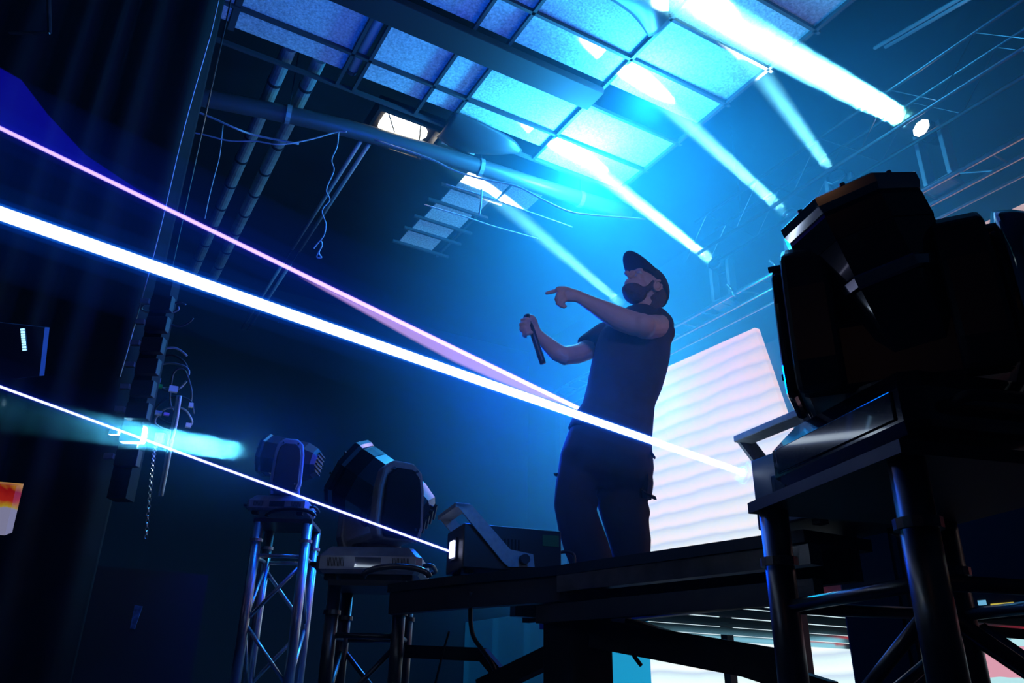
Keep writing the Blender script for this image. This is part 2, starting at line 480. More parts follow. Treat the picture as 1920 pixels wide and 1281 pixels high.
# ---------------------------------------------------------------- LED walls
def led_material(name, build):
    M_ = bpy.data.materials.new(name)
    M_.use_nodes = True
    nt = M_.node_tree
    b = nt.nodes['Principled BSDF']
    b.inputs['Base Color'].default_value = (0.02, 0.02, 0.02, 1)
    b.inputs['Roughness'].default_value = 0.6
    tc = nt.nodes.new('ShaderNodeTexCoord')
    sx = nt.nodes.new('ShaderNodeSeparateXYZ')
    nt.links.new(tc.outputs['Object'], sx.inputs[0])
    col, strg = build(nt, tc, sx)
    nt.links.new(col, b.inputs['Emission Color'])
    b.inputs['Emission Strength'].default_value = strg
    return M_
def mth(nt, op, a, b=None, c=None):
    n = nt.nodes.new('ShaderNodeMath'); n.operation = op
    for i, v in enumerate((a, b, c)):
        if v is None: continue
        if isinstance(v, (int, float)): n.inputs[i].default_value = v
        else: nt.links.new(v, n.inputs[i])
    return n.outputs[0]
def ramp(nt, fac, stops, mode='LINEAR'):
    n = nt.nodes.new('ShaderNodeValToRGB')
    n.color_ramp.interpolation = mode
    e = n.color_ramp.elements
    while len(e) > 1: e.remove(e[-1])
    e[0].position = stops[0][0]; e[0].color = (*stops[0][1], 1)
    for p, c in stops[1:]:
        q = e.new(p); q.color = (*c, 1)
    nt.links.new(fac, n.inputs[0])
    return n.outputs[0]
def white_slats(nt, tc, sx):
    ns = nt.nodes.new('ShaderNodeTexNoise'); ns.inputs['Scale'].default_value = 1.6
    nt.links.new(tc.outputs['Object'], ns.inputs['Vector'])
    z = mth(nt, 'ADD', sx.outputs['Z'], mth(nt, 'MULTIPLY', ns.outputs['Fac'], 0.10))
    z = mth(nt, 'ADD', z, mth(nt, 'MULTIPLY', sx.outputs['Y'], -0.02))
    f = mth(nt, 'FRACT', mth(nt, 'MULTIPLY', z, 6.0))
    return ramp(nt, f, [(0.0, (0.90, 1.0, 1.0)), (0.45, (0.72, 0.97, 1.0)), (0.72, (0.55, 0.72, 0.86)), (0.86, (0.76, 0.93, 1.0)), (1.0, (0.92, 1, 1))]), 1.12
m_ledw = led_material('led_white_slats', white_slats)
m_ledc = led_material('led_cyan', lambda nt, tc, sx: (ramp(nt, mth(nt, 'MULTIPLY', sx.outputs['Z'], 0.5), [(0, (0.01, 0.36, 0.66)), (1, (0.008, 0.30, 0.6))]), 0.9))
def blue_panels(nt, tc, sx):
    f = mth(nt, 'FRACT', mth(nt, 'MULTIPLY', sx.outputs['Y'], 1.1))
    return ramp(nt, f, [(0, (0.002, 0.05, 0.16)), (0.8, (0.002, 0.07, 0.20)), (0.82, (0.003, 0.10, 0.28)), (1.0, (0.003, 0.10, 0.28))]), 0.25
m_ledb = led_material('led_deep_blue', blue_panels)
def red_bands(nt, tc, sx):
    ns = nt.nodes.new('ShaderNodeTexNoise'); ns.inputs['Scale'].default_value = 3
    nt.links.new(tc.outputs['Object'], ns.inputs['Vector'])
    z = mth(nt, 'ADD', sx.outputs['Z'], mth(nt, 'MULTIPLY', ns.outputs['Fac'], 0.05))
    f = mth(nt, 'MULTIPLY', z, 1 / 4.0)
    W, R, K, P, C = (0.85, 0.92, 0.95), (0.85, 0.01, 0.01), (0.03, 0.003, 0.004), (0.75, 0.35, 0.45), (0.5, 0.85, 0.9)
    return ramp(nt, f, [(0, C), (0.085, P), (0.12, P), (0.135, C), (0.15, R), (0.175, P), (0.20, R), (0.24, K), (0.42, (0.8, 0.6, 0.05)), (0.43, K), (0.50, C), (0.53, P), (0.56, K), (0.60, R), (0.62, P), (0.64, R), (0.66, W), (0.68, R), (0.70, W), (0.72, P), (0.74, W), (0.76, (0.55, 0.42, 0.36))], 'CONSTANT'), 0.95
m_ledr = led_material('led_red_bands', red_bands)

def led_wall(name, label, poly, x, m, mods_y, mods_z):
    t = thing(name, label, 'screen', (x, poly[0][0], 0))
    y0 = poly[0][0]
    bm = prism(BM(), [(a - y0, b_) for a, b_ in poly], lambda u, v, t_: Vector((t_, u, v)), 0.0, 0.07)
    obj('screen_panel', bm, m, t)
    ys = [a for a, _ in poly]; zs = [b_ for _, b_ in poly]
    obj('back_frame', bx((0.08, min(ys) - y0 + .25, 0.0), (0.16, max(ys) - y0, max(zs) - .25)), m_steel, t)
    return t
led_wall('led_screen', 'tall bright white LED screen with faint slats behind the man', [(7.35, 0.02), (7.35, 3.83), (5.33, 3.77), (4.90, 1.9), (4.90, 0.9), (4.2, 0.9), (4.2, 0.02)], 6.0, m_ledw, 4, 4)
led_wall('led_screen', 'low cyan LED panel left of the tall white screen, seen under the deck', [(8.9, 0.02), (8.9, 0.66), (7.36, 0.66), (7.36, 0.02)], 6.0, m_ledc, 2, 1)
led_wall('led_screen', 'dim deep-blue LED panel at the far left end of the screen wall', [(11.9, 0.02), (11.9, 1.2), (8.92, 1.2), (8.92, 0.02)], 6.0, m_ledb, 2, 1)
led_wall('led_screen', 'LED screen with red and white bands at the right edge', [(3.66, 0.02), (3.66, 1.2), (3.2, 1.2), (3.2, 3.72), (-1.0, 3.72), (-1.0, 0.02)], 6.0, m_ledr, 2, 1)

# ---------------------------------------------------------------- riser deck in front of the man
dk = thing('riser_deck', 'black raised deck in front of the man with steel edge rails', 'stage deck', (1.3, 1.9, 0))
def D_(pts, z0, z1):
    return prism(BM(), [(x - 1.3, y - 1.9) for x, y in pts], lambda u, v, t: Vector((u, v, t)), z0, z1)
edge = [(1.06, 2.72), (1.14, 2.42), (1.30, 2.0), (1.45, 1.22)]
obj('deck_board', D_(edge + [(1.68, 1.22), (1.68, 2.72)], 0.472, 0.50), m_matte, dk)
obj('edge_rail', D_([(1.30, 2.0), (1.46, 1.22), (1.50, 1.22), (1.34, 2.0)], 0.425, 0.471), m_darkalu, dk)
obj('edge_rail', D_([(1.07, 2.72), (1.15, 2.42), (1.31, 2.0), (1.35, 2.0), (1.19, 2.42), (1.11, 2.72)], 0.40, 0.471), m_steel, dk)
obj('lower_rail', D_([(1.29, 2.1), (1.46, 1.22), (1.49, 1.22), (1.32, 2.1)], 0.345, 0.395), m_steel, dk)
for y in (1.35, 1.6, 1.85, 2.1, 2.35, 2.6):
    obj('joist', bx((0.2, y - 1.9 - .02, 0.41), (0.37, y - 1.9 + .02, 0.470)), m_darkalu, dk)
obj('added_backing', bx((0.30, -0.68, 0.40), (0.33, 0.80, 0.471)), m_matte, dk)  # dark backing added to block screen glimmer between the rails
# black post and slanting braces
post = at(1082, 1180, 2.35)
obj('post', bx((post.x - 1.3 - .075, post.y - 1.9 - .075, 0.0), (post.x - 1.3 + .075, post.y - 1.9 + .075, 0.47)), m_matte, dk, bevel=0.008)
off = Vector((1.3, 1.9, 0))
def strut(a, b_, r, name='brace'):
    a, b_ = at(*a) - off, at(*b_) - off
    d = (b_ - a).normalized()
    s, t = frame_of(d)
    bm = BM()
    loft(bm, [[p + s * i * r + t * j * r for i, j in ((-1, -1), (1, -1), (1, 1), (-1, 1))] for p in (a, b_)])
    return obj(name, bm, m_matte, dk)
strut((1050, 1222, 2.4), (905, 1292, 2.5), 0.028)
strut((1120, 1188, 2.3), (1470, 1250, 1.95), 0.040)
strut((1180, 1178, 2.3), (1560, 1300, 1.85), 0.026)
strut((765, 1222, 2.9), (905, 1228, 2.75), 0.022)
strut((905, 1226, 2.75), (935, 1262, 2.7), 0.020)
obj('cable_tie', tb(spline([at(*p) - off for p in ((1183, 1218, 2.2), (1190, 1232, 2.2), (1196, 1240, 2.2), (1202, 1248, 2.2))], 4), 0.006, 6), m_cable, dk)

# second riser behind: its rails mirror the LED wall, cyan glow also put into their colour
rs = thing('steel_riser', 'low steel platform behind the man whose long rails are tinted cyan like the screen glow', 'platform', (2.7, 3.0, 0))
m_shine = mat('cyan_tinted_rail', (0.55, 0.80, 0.88), 0.10, 1.0)
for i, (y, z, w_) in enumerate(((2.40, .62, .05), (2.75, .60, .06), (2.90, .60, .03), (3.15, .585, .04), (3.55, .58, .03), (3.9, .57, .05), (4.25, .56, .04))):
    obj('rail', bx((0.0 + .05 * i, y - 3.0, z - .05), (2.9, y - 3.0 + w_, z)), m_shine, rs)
obj('platform_top', bx((0.05, -0.62, 0.62), (2.9, 1.35, 0.66)), m_drape, rs)
obj('cross_member', bx((0.0, -0.62, 0.52), (0.05, 1.35, 0.60)), m_steel, rs)
for x, y in ((0.1, -0.55), (2.8, -0.55), (0.1, 1.25), (2.8, 1.25), (1.45, 1.25)):
    obj('leg', bx((x - .03, y - .03, 0), (x + .03, y + .03, 0.6)), m_steel, rs)

# ---------------------------------------------------------------- truss towers
def tower(label, corners, ztop, r=0.025, top=True, m=None, ztube=None):
    cs = [Vector((x, y, 0)) for x, y in corners]
    c = sum(cs, Vector()) / 4
    t = thing('truss_tower', label, 'truss tower', c)
    m = m or m_darkalu
    L = [p - c for p in cs]
    zt = ztop - 0.02
    for p in L:
        obj('main_tube', tb([p + Vector((0, 0, 0.012)), p + Vector((0, 0, zt))], r, 20), m, t, smooth=True)
        obj('tube_collar', tb([p + Vector((0, 0, zt - 0.10)), p + Vector((0, 0, zt - 0.085))], r * 1.28, 16), m, t)
    ex = 1.18
    P = [p * ex for p in L]
    for nm, z0, z1 in (('base_plate', 0.0, 0.012), ('top_plate', zt, ztop)):
        obj(nm, prism(BM(), [(p.x, p.y) for p in P], lambda u, v, q: Vector((u, v, q)), z0, z1), m_steel, t)
    for i in range(4):
        a, b_ = L[i], L[(i + 1) % 4]
        obj('cross_tube', tb([a + Vector((0, 0, zt - .17)), b_ + Vector((0, 0, zt - .17))], r * .42, 10), m, t, smooth=True)
        z = zt - .20
        k = 0
        while z > 0.12:
            z2 = max(z - 0.30, 0.05)
            p, q = (a, b_) if (k + i) % 2 else (b_, a)
            obj('diagonal_brace', tb([p + Vector((0, 0, z)), q + Vector((0, 0, z2))], r * .40, 10), m, t, smooth=True)
            z = z2
            k += 1
    return t
tower('near truss tower under the largest moving head at right', [(1.15, 1.03), (1.046, .681), (1.395, .577), (1.499, .926)], 0.49, 0.026)
tower('middle truss tower carrying the moving head beside the laser box', [(0.935, 2.925), (1.145, 2.805), (1.265, 3.015), (1.055, 3.135)], 0.525, 0.024)
tower('far left truss tower under the moving head that throws a beam left', [(0.935, 4.33), (1.165, 4.215), (1.28, 4.445), (1.05, 4.56)], 0.985, 0.026, m=mat('pale_aluminium', (0.5, 0.52, 0.55), 0.3, 0.9))  # paler metal than the other two towers

# ---------------------------------------------------------------- moving heads
m_shell = mat('gloss_shell', (0.012, 0.012, 0.015), 0.12, 0.0, coat=0.8)
m_shell_matt = mat('satin_shell', (0.02, 0.02, 0.023), 0.32)
m_chrome = mat('chrome_shell', (0.55, 0.57, 0.6), 0.10, 1.0)
m_greyplate = mat('grey_plate', (0.28, 0.30, 0.32), 0.4, 0.3, noise=(40, 0.1))
m_lens = mat('lens_glass', (0.02, 0.03, 0.04), 0.05, coat=1.0)
m_lit = mat('lit_lens', (1, 1, 1), 0.3, emit=(0.75, 0.97, 1.0), estr=12)
def octo(r, z, sx=1.0, sy=1.0, n=8, ph=PI / 8):
    return [Vector((r * sx * math.cos(2 * PI * k / n + ph), r * sy * math.sin(2 * PI * k / n + ph), z)) for k in range(n)]

def moving_head(label, loc, tilt_axis, head_dir, s=1.0, arm_gap=0.175, barrel=m_shell, rear=m_shell, arm=m_shell_matt, base_yaw=None, lens=m_lens, group=None, base_m=None, hub=0.33, detail=True, head_s=1.0, base_s=1.0, big_panel=False, inner=.03, dome=False, name='moving_head_light'):
    """base bottom centre at loc; the arms stand along tilt_axis; the head looks along head_dir"""
    t = thing(name, label, 'stage light', loc, group=group)
    ta = Vector(tilt_axis); ta.z = 0; ta.normalize()
    by = math.atan2(ta.y, ta.x) if base_yaw is None else base_yaw
    Bz = Matrix.Rotation(by, 4, 'Z') @ Matrix.Diagonal((s * base_s, s * base_s, s, 1))
    Yz = Matrix.Rotation(math.atan2(ta.y, ta.x), 4, 'Z') @ Matrix.Scale(s, 4)
    def P(name_, bm, m, M, par=None, **kw):
        bmesh.ops.transform(bm, matrix=M, verts=bm.verts)
        return obj(name_, bm, m, par or t, **kw)
    # base: chamfered box on feet
    bm = BM()
    loft(bm, [[Vector((x * a, y * b_, z)) for x, y in ((-1, -.82), (-.9, -1), (.9, -1), (1, -.82), (1, .82), (.9, 1), (-.9, 1), (-1, .82))] for a, b_, z in ((.19, .16, .02), (.205, .175, .035), (.205, .175, .085), (.165, .14, .125))])
    base = P('base', bm, base_m or m_shell_matt, Bz)
    if detail:
        for k in range(0 if big_panel else 12):
            for x0 in (-0.155, 0.095):
                P('vent_slot', bx((x0 + k * .0055, -0.1768, .045), (x0 + k * .0055 + .0025, -0.1745, .078)), m_matte, Bz, base)
        if big_panel:
            P('front_panel', bx((-0.17, -0.1785, .040), (0.17, -0.1745, .084)), m_shell, Bz, base, bevel=.003)
        else: P('display', bx((-0.05, -0.1775, .042), (0.05, -0.1745, .08)), m_lens, Bz, base)
        for sx in (-1, 1):
            P('handle', tb(spline([(sx * .205, -.10, .06), (sx * .235, -.09, .065), (sx * .24, 0, .067), (sx * .235, .09, .065), (sx * .205, .10, .06)], 4), .009, 8), m_steel, Bz, base, smooth=True)
            for sy in (-1, 1):
                P('foot', bx((sx * .15 - .02, sy * .12 - .02, 0), (sx * .15 + .02, sy * .12 + .02, .02)), m_matte, Bz, base)
    # yoke: turntable, floor plate, two arms with rounded tops
    yk = P('yoke', tb([(0, 0, .12), (0, 0, .15)], .10, 24), m_steel, Yz)
    g = arm_gap
    P('yoke_bridge', bx((-g - .03, -.075, .145), (g + .03, .075, .19 if inner < .04 else .27)), arm, Yz, yk, bevel=.012 * s)
    prof = [(-.085, .15), (.085, .15), (.105, .20), (.10, hub - .02), (.085, hub + .055), (.045, hub + .09), (-.045, hub + .09), (-.085, hub + .055), (-.10, hub - .02), (-.105, .20)]
    for sx in (-1, 1):
        x0, x1 = sx * (g - inner), sx * (g + .035)
        P('yoke_arm', prism(BM(), prof, lambda u, v, q: Vector((q, u, v)), x0, x1), arm, Yz, yk, bevel=.010 * s)
        if detail:
            P('arm_cover', prism(BM(), [(u * .8, v if v < .2 else (v - .3) * .86 + .29) for u, v in prof], lambda u, v, q: Vector((q, u, v)), x1, x1 + sx * .02), barrel, Yz, yk, bevel=.008 * s)
            if dome and sx > 0:
                dm = BM()
                loft(dm, [[Vector((x1 + .018 + e, u * k_ * .95, (v - .29) * k_ * .9 + .30)) for u, v in prof] for k_, e in ((1, 0), (.97, .03), (.88, .062), (.72, .088), (.45, .105), (.15, .112))])
                P('chrome_shell', dm, m_chrome, Yz, yk, smooth=True)
            for u, v in ((-.06, .19), (.06, .19), (-.05, hub + .05), (.05, hub + .05)):
                P('screw', tb([(x1 + sx * .0, u, v), (x1 + sx * .024, u, v)], .006, 8), m_chrome, Yz, yk)
    # head
    hd = Vector(head_dir).normalized()
    a = ta - hd * ta.dot(hd); a.normalize()
    b_ = hd.cross(a)
    H = Matrix((a, b_, hd)).transposed().to_4x4() @ Matrix.Scale(s * head_s, 4)
    H.translation = Vector((0, 0, hub * s))
    # map local x of head to tilt axis
    hdo = P('head', loft(BM(), [octo(r, z) for r, z in ((.075, -.225), (.108, -.20), (.135, -.13), (.142, -.02), (.145, .09))]), rear, H)
    P('front_barrel', loft(BM(), [octo(r, z) for r, z in ((.147, .085), (.147, .14), (.142, .165))], caps=False), barrel, H, hdo)
    rim = BM()
    loft(rim, [octo(r, z) for r, z in ((.150, .155), (.154, .165), (.154, .185), (.147, .19), (.132, .187), (.130, .15), (.148, .15), (.150, .155))], caps=False)
    P('lens_rim', rim, m_chrome, H, hdo)
    P('lens', loft(BM(), [octo(.131, .148, n=24, ph=0), octo(.128, .156, n=24, ph=0), octo(.09, .168, n=24, ph=0), octo(.03, .175, n=24, ph=0)]), lens, H, hdo, smooth=True)
    P('band', loft(BM(), [octo(r, z) for r, z in ((.1455, -.03), (.149, -.025), (.149, -.005), (.1455, 0))], caps=False), m_chrome if detail else m_steel, H, hdo)
    if detail:
        for k in range(8):
            an = 2 * PI * (k + .5) / 8 + PI / 8
            P('screw', tb([(math.cos(an) * .13, math.sin(an) * .13, .185), (math.cos(an) * .13, math.sin(an) * .13, .196)], .006, 8), m_chrome, H, hdo)
        for k in range(6):
            P('cooling_fin', bx((-.06, -.072 + k * .026, -.236), (.06, -.064 + k * .026, -.222)), m_steel, H, hdo)
    return t

# far left fixture, beam to the left
d1 = (at(300, 822, 4.3) - at(500, 855, 4.2)).normalized()
moving_head('far left moving head throwing a white beam to the left', at(527, 972, 4.35) + Vector((0, 0, -0.0)), -FWD * .9 + RIGHT * .25, d1, s=0.80, barrel=m_shell_matt, rear=m_shell_matt, arm=m_greyplate, base_yaw=math.atan2(-.45, .9), lens=m_lit, base_m=m_greyplate, hub=.42)
# middle fixture
moving_head('middle moving head with chrome facets beside the laser box', (1.10, 2.97, .526), -FWD * .80 + RIGHT * .50, -RIGHT * .80 + Vector((0, 0, .50)), s=0.95, barrel=m_shell, rear=m_chrome, arm=m_greyplate, base_yaw=math.atan2(-.50, .87), base_m=m_greyplate, hub=.37, head_s=1.0)
# near fixture, black, head pointing up
moving_head('largest black moving head tilted up in the right foreground', (1.262, .797, .492), RIGHT * .90 - FWD * .44, Vector((0, 0, .94)) - RIGHT * .26 - FWD * .02, s=1.05, barrel=m_shell, rear=m_shell, arm=m_shell_matt, hub=.36, arm_gap=.130, head_s=0.86, base_yaw=math.atan2(-.958, -.285), base_s=.92, big_panel=True, inner=.045, base_m=m_shell, dome=True)
# the beam lights on the truss above the LED wall
def small_head(src, dst, label, gap=.2):
    src = Vector(src); d = (Vector(dst) - src).normalized()
    ta = Vector((0, 0, 1)).cross(d)
    b0 = Vector((5.8, src.y, 4.086))
    s_ = .62
    hub = (src.z - 4.086) / s_
    base = src - d * .13; base.z = 4.086
    t = moving_head(label, base, ta, d, s=s_, detail=False, lens=m_lit if 'thickest' in label else m_lens, hub=hub, arm=m_greyplate, base_m=m_greyplate, name='beam_light', group=None)
    return t
small_head((5.75, 3.02, 4.70), (3.03, 3.13, 4.90), 'beam light on the truss throwing the thickest beam at top right')
small_head((5.75, 4.50, 4.62), (3.52, 4.056, 5.0), 'beam light hidden behind the large black moving head')
small_head((5.75, 5.57, 4.60), (3.63, 5.192, 5.0), 'beam light on the truss right of the man\'s cap')
small_head((5.75, 7.15, 4.70), (3.31, 6.24, 5.0), 'beam light behind the man\'s neck at the truss end')
small_head((5.75, 3.91, 4.75), (3.8, 3.261, 5.0), 'beam light throwing the faint steep beam at right')

# curved cables arched over the tower tops, fixed to the towers
TW = [o for o in bpy.data.objects if o.get('category') == 'truss tower']
for (cx_, cy_, D, w_, h_, key) in ((743, 1082, 2.72, 62, 20, 'middle'), (545, 968, 4.0, 45, 14, 'far left')):
    tw = [o for o in TW if o['label'].startswith(key)][0]
    pts = [at(cx_ + w_ * math.cos(a), cy_ - h_ * math.sin(a), D) - tw.location for a in [PI * k / 12 for k in range(13)]]
    obj('cable_arch', tb(pts, 0.011, 8), mat('gloss_cable', (.03, .03, .035), .15), tw, smooth=True)

# ---------------------------------------------------------------- laser projectors
m_laser_lit = mat('laser_window', (1, 1, 1), .3, emit=(.55, .6, 1.0), estr=6)
m_bracket = mat('bracket_paint', (.30, .36, .38), .45, noise=(60, .15))
def laser_box(label, front, direction, L, W, Hh, side=1, win=True):
    t = thing('laser_projector', label, 'laser projector', front)
    d = Vector(direction); d.z = 0; d.normalize()
    M = Matrix((d.cross(Vector((0, 0, 1))), -d, Vector((0, 0, 1)))).transposed().to_4x4()   # local x = right, y = backward, z = up
    def P(n_, bm, m, par=None, **kw):
        bmesh.ops.transform(bm, matrix=M, verts=bm.verts)
        return obj(n_, bm, m, par or t, **kw)
    w_ = W / 2
    body = P('housing', bx((-w_, 0, -Hh / 2), (w_, L, Hh / 2)), m_black, bevel=.004)
    P('window_frame', bx((-.034, -.006, -.034), (.034, -.001, .034)), m_steel, body)
    P('laser_window', bx((-.022, -.012, -.026), (.022, -.006, .026)), m_laser_lit if win else m_lens, body)
    P('rear_label', bx((side * w_, L * .80, Hh * .12), (side * w_ + side * .002, L * .97, Hh * .38)), mat('dim_green_label', (.02, .10, .02), .5), body)
    for k in range(8):
        P('vent_slot', bx((side * w_, L * .30 + k * .012, -.02), (side * w_ + side * .002, L * .30 + k * .012 + .005, .03)), m_matte, body)
    # U bracket: bar over the front top, two slanting side arms
    zt = Hh / 2 + .045
    br = P('bracket', bx((-w_ - .012, -.035, zt), (w_ + .012, .015, zt + .016)), m_bracket, bevel=.002)
    for sx in (-1, 1):
        prof = [(-.035, zt + .012), (.02, zt + .012), (.155, -.005), (.235, -.015), (.24, -.055), (.15, -.06), (.13, -.045)]
        P('bracket_arm', prism(BM(), prof, lambda u, v, q: Vector((q, u, v)), sx * (w_ + .003), sx * (w_ + .012)), m_bracket, br)
        P('bracket_knob', tb([(sx * (w_ + .012), .20, -.035), (sx * (w_ + .035), .20, -.035)], .016, 10), m_steel, br)
    for sx in (-1, 1):
        for y in (.03, L - .03):
            P('foot', bx((sx * (w_ - .03) - .012, y - .012, -Hh / 2 - .012), (sx * (w_ - .03) + .012, y + .012, -Hh / 2)), m_matte, body)
    P('power_cable', tb(spline([(0, L, 0.0), (0, L + .05, .02), (0, L + .09, 0.01), (0, L + .08, -.05), (0, L + .04, -Hh / 2 + .01), (0.02, L + .1, -Hh / 2 + .004)], 5), .006, 6), m_cable, smooth=True)
    return t
laser_box('laser projector with pale bracket and glowing blue window beside the man\'s legs', (1.16, 2.40, .586), (-1, .18, 0), .34, .20, .14, side=-1)
laser_box('laser projector on the deck below the largest moving head', (1.43, 1.245, .600), (-1, .12, 0), .28, .20, .17, side=-1, win=False)
lb = laser_box('laser projector on a stand hidden behind the man', at(1138, 795, 4.4), (-1, .12, 0), .15, .12, .10, side=-1, win=False)
lbz = at(1138, 795, 4.4).z
obj('stand_pole', tb([(.08, 0, -.06), (.08, 0, .66 - lbz)], .02, 10), m_steel, lb)

# laser beams: thin straight shafts of light in the haze
def beam_vol(name, col, strength, noise=None, ramp_=None):
    M_ = bpy.data.materials.new(name)
    M_.use_nodes = True
    nt = M_.node_tree
    nt.nodes.clear()
    out = nt.nodes.new('ShaderNodeOutputMaterial')
    e = nt.nodes.new('ShaderNodeEmission')
    e.inputs['Color'].default_value = (*col, 1)
    e.inputs['Strength'].default_value = strength
    nt.links.new(e.outputs[0], out.inputs['Volume'])
    return M_
def ray_mesh(a, b_, ra, rb, n=12):
    a, b_ = Vector(a), Vector(b_)
    return tube(BM(), [a, b_], [ra, rb], n)
def ext(p, q, k):   # extend q beyond p->q
    p, q = Vector(p), Vector(q)
    return q + (q - p) * k
L3a, L3b = at(851, 1037, 2.585), at(0, 725, 2.3)
L1a, L1b = at(1392, 886, 1.93), at(0, 400, 1.25)
L2a, L2b = at(1130, 788, 4.34), at(0, 240, 3.0)
def laser(label, a, b_, ra, rb, core, glow, gs):
    t = thing('laser_beam', label, 'laser beam', a)
    O = Vector(a)
    obj('beam_core', ray_mesh(a - O, b_ - O, ra, rb), core, t)
    for k_, g_ in glow:
        obj('beam_glow', ray_mesh(a - O, b_ - O, ra * k_, rb * k_, 20), beam_vol('laser_glow', g_, 1.0), t)
    return t
laser('thin blue-white laser beam from the small glowing box to the left edge', L3a, ext(L3a, L3b, .25), .0042, .0042, beam_vol('laser_core_white', (.75, .8, 1), 200), [(1.8, (.2, .25, 14)), (4, (0, .05, .9)), (9, (0, .01, .12)), (20, (0, .002, .03))], 0)
laser('thickest white laser beam crossing in front of the man', L1a, ext(L1a, L1b, .12), .0078, .0120, beam_vol('laser_core_cyan', (.8, .95, 1), 200), [(1.35, (.2, 4, 22)), (2.0, (0, .3, 3)), (4, (0, .05, .45)), (9, (0, .012, .10))], 0)
laser('violet laser beam passing behind the man to the left edge', L2a, ext(L2a, L2b, .12), .013, .008, beam_vol('laser_core_violet', (.72, .50, 1), 75), [(1.6, (.3, .1, 6)), (3.5, (.02, .02, .7)), (9, (0, .010, .16)), (24, (0, .004, .06))], 0)
# the violet laser's sheets
def sheet(label, pts, th, m):
    P = [at(*p) for p in pts]
    n = (P[1] - P[0]).cross(P[2] - P[0]).normalized() * th
    bm = BM()
    A = [bm.verts.new(p - n) for p in P]; B_ = [bm.verts.new(p + n) for p in P]
    bm.faces.new(A); bm.faces.new(B_[::-1])
    for i in range(len(P)):
        bm.faces.new((A[i], A[(i + 1) % len(P)], B_[(i + 1) % len(P)], B_[i]))
    return tag(obj('laser_sheet', bm, m), label, 'laser sheet')
sheet('faint deep-blue laser sheet fanning out at the upper left', [(-30, 226, 2.976), (-30, 110, 2.976), (40, 150, 3.033), (90, 215, 3.076), (160, 290, 3.137), (250, 350, 3.22), (420, 444, 3.389)], .01, beam_vol('sheet_blue', (.01, .005, 1), 9))
sheet('pinkish laser sheet widening toward the man\'s waist', [(560, 517, 3.542), (700, 583, 3.71), (850, 654, 3.908), (1000, 725, 4.128), (1090, 768, 4.272), (1000, 741, 4.128), (920, 708, 4.007), (850, 677, 3.908), (760, 629, 3.786), (660, 573, 3.66)], .01, beam_vol('sheet_pink', (.75, .45, 1), 34))

# ---------------------------------------------------------------- the man
m_skin = mat('skin', (.55, .36, .30), .5, noise=(25, .08))
m_shirt = mat('black_shirt', (.03, .03, .036), .85, noise=(12, .2), bump=.25, bscale=14)
m_pants = mat('black_trousers', (.016, .016, .020), .8, noise=(12, .2), bump=.4, bscale=10)
m_cap = mat('black_cap', (.02, .02, .024), .8)
m_hair = mat('dark_hair', (.09, .062, .055), .8, bump=.6, bscale=90)
man = thing('person', 'man in black cap, t-shirt and cargo trousers pointing left on stage', 'person', (1.9, 2.58, 0))
MO = Vector((1.9, 2.58, 0))
D0 = 3.2
def mp(px, py, dd=0.0):
    return hat(px, py, D0 + dd) - MO
PXM = 2.25e-3     # metres per pixel at the man
VIEW = Vector((.55, .80, .15)).normalized()
def limb(bm, pts, n=16, caps=True):
    """pts: (px, py, dd, half width in px, depth factor)"""
    P = [mp(p[0], p[1], p[2]) for p in pts]
    rings = []
    for i, p in enumerate(P):
        d = (P[min(i + 1, len(P) - 1)] - P[max(i - 1, 0)]).normalized()
        a = d.cross(VIEW)
        if a.length < .2: a = d.cross(Vector((0, 0, 1)))
        a.normalize()
        b_ = a.cross(d).normalized()
        r = pts[i][3] * PXM
        k = pts[i][4] if len(pts[i]) > 4 else 1.0
        rings.append([p + a * math.cos(2 * PI * j / n) * r + b_ * math.sin(2 * PI * j / n) * r * k for j in range(n)])
    loft(bm, rings, caps=caps)
    return bm
def ball(bm, c, r, M=None, n=16):
    res = bmesh.ops.create_icosphere(bm, subdivisions=3, radius=1.0)
    for v in res['verts']:
        q = Vector((v.co.x * r[0], v.co.y * r[1], v.co.z * r[2]))
        v.co = c + (M @ q if M is not None else q)
def fuse(o, vox, it=3):
    r = o.modifiers.new('fuse', 'REMESH'); r.mode = 'VOXEL'; r.voxel_size = vox; r.use_smooth_shade = True
    s = o.modifiers.new('smooth', 'SMOOTH'); s.factor = .5; s.iterations = it

# head frame: face to image-left, tipped up, a little toward the camera
hf = (-RIGHT * .68 + Vector((0, 0, .56)) - FWD * .42).normalized()      # forward of the face
hu = (Vector((0, 0, 1)) - hf * hf.z); hu = (hu.normalized() + RIGHT * 0.0).normalized()
hu = (hu - hf * hu.dot(hf)).normalized()
hs = hf.cross(hu).normalized()                                         # to the side
HM = Matrix((hf, hs, hu)).transposed()                                 # local x forward, y side, z up
side = -1 if hs.dot(FWD) > 0 else 1                                    # side turned to the camera
HC = mp(1211, 541, 0)
def H(x, y, z): return HC + HM @ Vector((x, y, z))
bm = BM()
# skull, jaw, brow, nose, lips, chin, neck
ball(bm, H(-.008, 0, .015), (.095, .074, .098), HM)
ball(bm, H(.030, 0, -.045), (.062, .056, .070), HM)
ball(bm, H(.060, 0, -.088), (.028, .030, .024), HM)
ball(bm, H(.078, 0, .022), (.018, .045, .012), HM)
ball(bm, H(.098, 0, -.010), (.012, .010, .026), HM)
ball(bm, H(.112, 0, -.024), (.015, .014, .012), HM)
ball(bm, H(.089, 0, -.052), (.010, .022, .007), HM)
ball(bm, H(.086, 0, -.065), (.011, .020, .008), HM)
for q in (-1, 1):
    ball(bm, H(.066, q * .032, -.022), (.022, .020, .018), HM)
limb(bm, [(1206, 560, 0, 22, 1), (1214, 585, .01, 24, 1.05), (1222, 612, .02, 30, 1.1)])
